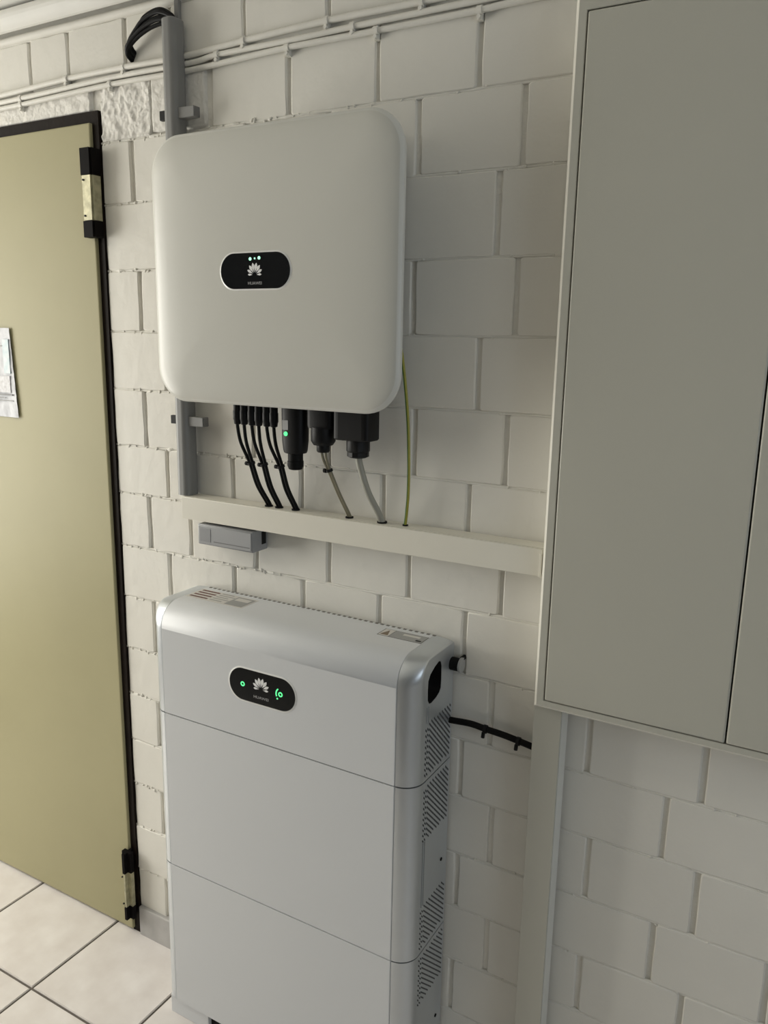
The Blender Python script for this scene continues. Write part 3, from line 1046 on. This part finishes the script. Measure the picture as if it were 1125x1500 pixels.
# warning labels on the top
TZ = BZ[3] + 0.0003
lab = box('warning_label', (0.046, -0.088, TZ - 0.001), (0.200, -0.030, TZ), LABELBG, bat)
for k in range(4):
    box('warning_stripe', (0.052, -0.040 - k * 0.0135, TZ), (0.100, -0.034 - k * 0.0135, TZ + 0.0002), REDPRINT, None).parent = lab
for k in range(5):
    b = box('text_line', (0.106, -0.037 - k * 0.0105, TZ), (0.138 + 0.01 * (k % 2), -0.0335 - k * 0.0105, TZ + 0.0002), GREYPRINT, None); b.parent = lab
b = box('label_panel', (0.150, -0.084, TZ), (0.196, -0.034, TZ + 0.0002), GREYPRINT, None); b.parent = lab
b = box('panel_window', (0.155, -0.056, TZ + 0.0002), (0.190, -0.040, TZ + 0.0004), LABELBG, None); b.parent = lab
lab2 = box('warning_label', (0.508, -0.066, TZ - 0.001), (0.601, -0.030, TZ), DIMPRINT, bat)
b = box('label_field', (0.510, -0.0645, TZ), (0.531, -0.0315, TZ + 0.0002), LABELBG, None); b.parent = lab2
b = box('label_field', (0.5325, -0.0645, TZ), (0.5995, -0.0315, TZ + 0.0002), GREYPRINT, None); b.parent = lab2
b = box('label_bar', (0.553, -0.046, TZ + 0.0002), (0.588, -0.038, TZ + 0.0004), LABELBG, None); b.parent = lab2
b = box('label_bar', (0.586, -0.060, TZ + 0.0002), (0.597, -0.054, TZ + 0.0004), BLACK, None); b.parent = lab2
bm = bmesh.new()
loft(bm, [[(0.512, -0.061, z), (0.529, -0.061, z), (0.5205, -0.036, z)] for z in (TZ, TZ + 0.0004)])
o = link('warning_triangle', bm, BROWNPRINT, None); o.parent = lab2
for ch in list(lab.children) + list(lab2.children):
    ch.location = (0, 0, 0)

# battery display
BYD = BYF
bd = plate_y('display_panel', stadium(0.3065, 0.8835, 0.160, 0.0665), BYD - 0.0012, BYD + 0.003, GLOSSBLACK, None, 0.0008)
put(bd, bat)
bm = bmesh.new()
so, si = stadium(0.3065, 0.8835, 0.1665, 0.0730), stadium(0.3065, 0.8835, 0.1604, 0.0669)
loft(bm, [[(x, BYD + 0.002, z) for x, z in so], [(x, BYD - 0.0003, z) for x, z in so], [(x, BYD - 0.0012, z) for x, z in si], [(x, BYD + 0.002, z) for x, z in si]], cap0=False, cap1=False)
o = link('display_rim', bm, MATS['display_rim_white'], None, smooth=40); put(o, bat)
emblem(bd, 0.3050, 0.8885, 0.0215, BYD - 0.0013, WHITEPRINT)
text_mesh('lettering', 'HUAWEI', 0.0080, (0.3050, 0.8640), MATS['faint_lettering'], bd, BYD - 0.0013, width=0.036)


def led_ring(parent, cx, cz, ro, ri, y, a0=0.0, a1=360.0, n=20):
    bm = bmesh.new()
    A = [math.radians(a0 + (a1 - a0) * k / n) for k in range(n + 1)]
    full = a1 - a0 >= 359.9
    pts_o = [(cx + ro * math.cos(a), cz + ro * math.sin(a)) for a in A]
    pts_i = [(cx + ri * math.cos(a), cz + ri * math.sin(a)) for a in A]
    for k in range(n):
        q = [pts_o[k], pts_o[k + 1], pts_i[k + 1], pts_i[k]]
        loft(bm, [[(x, y + 0.0004, z) for x, z in q], [(x, y - 0.0006, z) for x, z in q]])
    bmesh.ops.remove_doubles(bm, verts=bm.verts[:], dist=1e-6)
    o = link('status_light', bm, LEDG, None)
    put(o, parent)


led_ring(bd, 0.2600, 0.8840, 0.0050, 0.0026, BYD - 0.0012)
led_ring(bd, 0.3520, 0.8835, 0.0050, 0.0028, BYD - 0.0012)
led_ring(bd, 0.3545, 0.8835, 0.0140, 0.0115, BYD - 0.0012, 128, 205, 10)
dot(bd, 0.3445, 0.8735, 0.0017, BYD - 0.0012, LEDG)

# small wall fixing beside the battery
fix = empty('wall_fixing', (0.662, 0.0, 0.955))
tag(fix, 'small black round wall fixing just right of the battery top', 'bracket')
tube('knob', [(0.640, -0.017, 0.962), (0.660, -0.017, 0.962)], 0.0125, BLACKMATT, fix, 16)
tube('ring', [(0.660, -0.0165, 0.962), (0.664, -0.0165, 0.962)], 0.0145, GREYPRINT, fix, 16)
tube('pin', [(0.660, -0.010, 0.972), (0.660, 0.002, 0.972)], 0.0045, BLACKMATT, fix, 10)

# black cable leaving the battery
bc = empty('battery_cable', (0.72, -0.012, 0.835))
tag(bc, 'thick black cable with ties leading from the battery to the cream post', 'cable')
cp = catmull([(0.620, -0.016, 0.8480), (0.645, -0.016, 0.8475), (0.684, -0.015, 0.8500), (0.713, -0.013, 0.8465), (0.754, -0.012, 0.8430), (0.797, -0.012, 0.8370), (0.830, -0.012, 0.832)], 8)
tube('sheath', cp, 0.0062, BLACKMATT, bc, 12)
for x, z in ((0.714, 0.8460), (0.779, 0.8395)):
    bm = bmesh.new()
    bm_tube(bm, [(x - 0.003, -0.013, z), (x + 0.003, -0.013, z)], 0.0082, 12)
    bm_tube(bm, [(x - 0.002, -0.017, z - 0.006), (x - 0.003, -0.017, z - 0.016)], 0.0036, 8)
    o = link('cable_tie', bm, BLACK, None, smooth=50); put(o, bc)

# ------------------------------------------------------------------ meter cabinet on the right
CYF = -0.074
cab = empty('meter_cabinet', (1.13, 0.0, 0.944))
tag(cab, 'large grey wall cabinet with two flush doors right of the inverter', 'cabinet')
CX0, CX1, CZ0, CZ1 = 0.8225, 1.440, 0.9440, 2.040
DW0, DW1 = 0.8395, 1.423
DZ0, DZ1 = 0.9585, 2.0115
bm = bmesh.new()
# frame: outer shell with an opening
def frame_ring(x0, x1, z0, z1, y):
    return [(x0, y, z0), (x1, y, z0), (x1, y, z1), (x0, y, z1)]
c = 0.0050
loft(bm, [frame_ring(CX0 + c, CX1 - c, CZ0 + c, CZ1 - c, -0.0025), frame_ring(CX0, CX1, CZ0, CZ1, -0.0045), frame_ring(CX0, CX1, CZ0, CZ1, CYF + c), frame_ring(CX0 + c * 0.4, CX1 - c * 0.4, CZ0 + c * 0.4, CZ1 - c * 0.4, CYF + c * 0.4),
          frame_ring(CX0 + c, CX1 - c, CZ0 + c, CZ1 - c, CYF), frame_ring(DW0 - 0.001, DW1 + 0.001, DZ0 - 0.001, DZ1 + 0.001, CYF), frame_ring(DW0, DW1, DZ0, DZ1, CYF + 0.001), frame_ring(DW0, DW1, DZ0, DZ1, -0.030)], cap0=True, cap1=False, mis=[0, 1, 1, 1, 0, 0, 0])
o = link('frame', bm, CAB, None, smooth=35, mats=[CAB, CABEDGELIT]); put(o, cab)
box('interior_back', (DW0 + 0.0005, -0.0300, DZ0 + 0.0005), (DW1 - 0.0005, -0.0280, DZ1 - 0.0005), DARKGAP, cab)
xm = 1.1255
g = 0.0022
for (a, b) in ((DW0 + g, xm - g * 0.5), (xm + g * 0.5, DW1 - g)):
    box('cabinet_door', (a, CYF - 0.0025, DZ0 + g), (b, CYF + 0.018, DZ1 - g), CAB, cab, 0.0028, 3)

post = empty('cable_trunking_post', (0.841, 0.0, 0.0))
tag(post, 'cream upright trunking post dropping to the floor under the grey cabinet', 'cable trunking')
bm = bmesh.new()
bm_box(bm, (0.8165, -0.0500, 0.0), (0.8665, -0.0105, CZ0 - 0.0015))
bmesh.ops.bevel(bm, geom=[e for e in bm.edges if abs(e.verts[0].co.z - e.verts[1].co.z) > 0.1], offset=0.002, segments=3, affect='EDGES')
o = link('channel', bm, mat('post_channel_painted_light', (0.70, 0.70, 0.66), 0.4), None, smooth=40); put(o, post)  # light on the post's right side painted in as a paler channel
box('lid', (0.8170, -0.0525, 0.001), (0.8660, -0.0495, CZ0 - 0.002), CAB, post, 0.001)
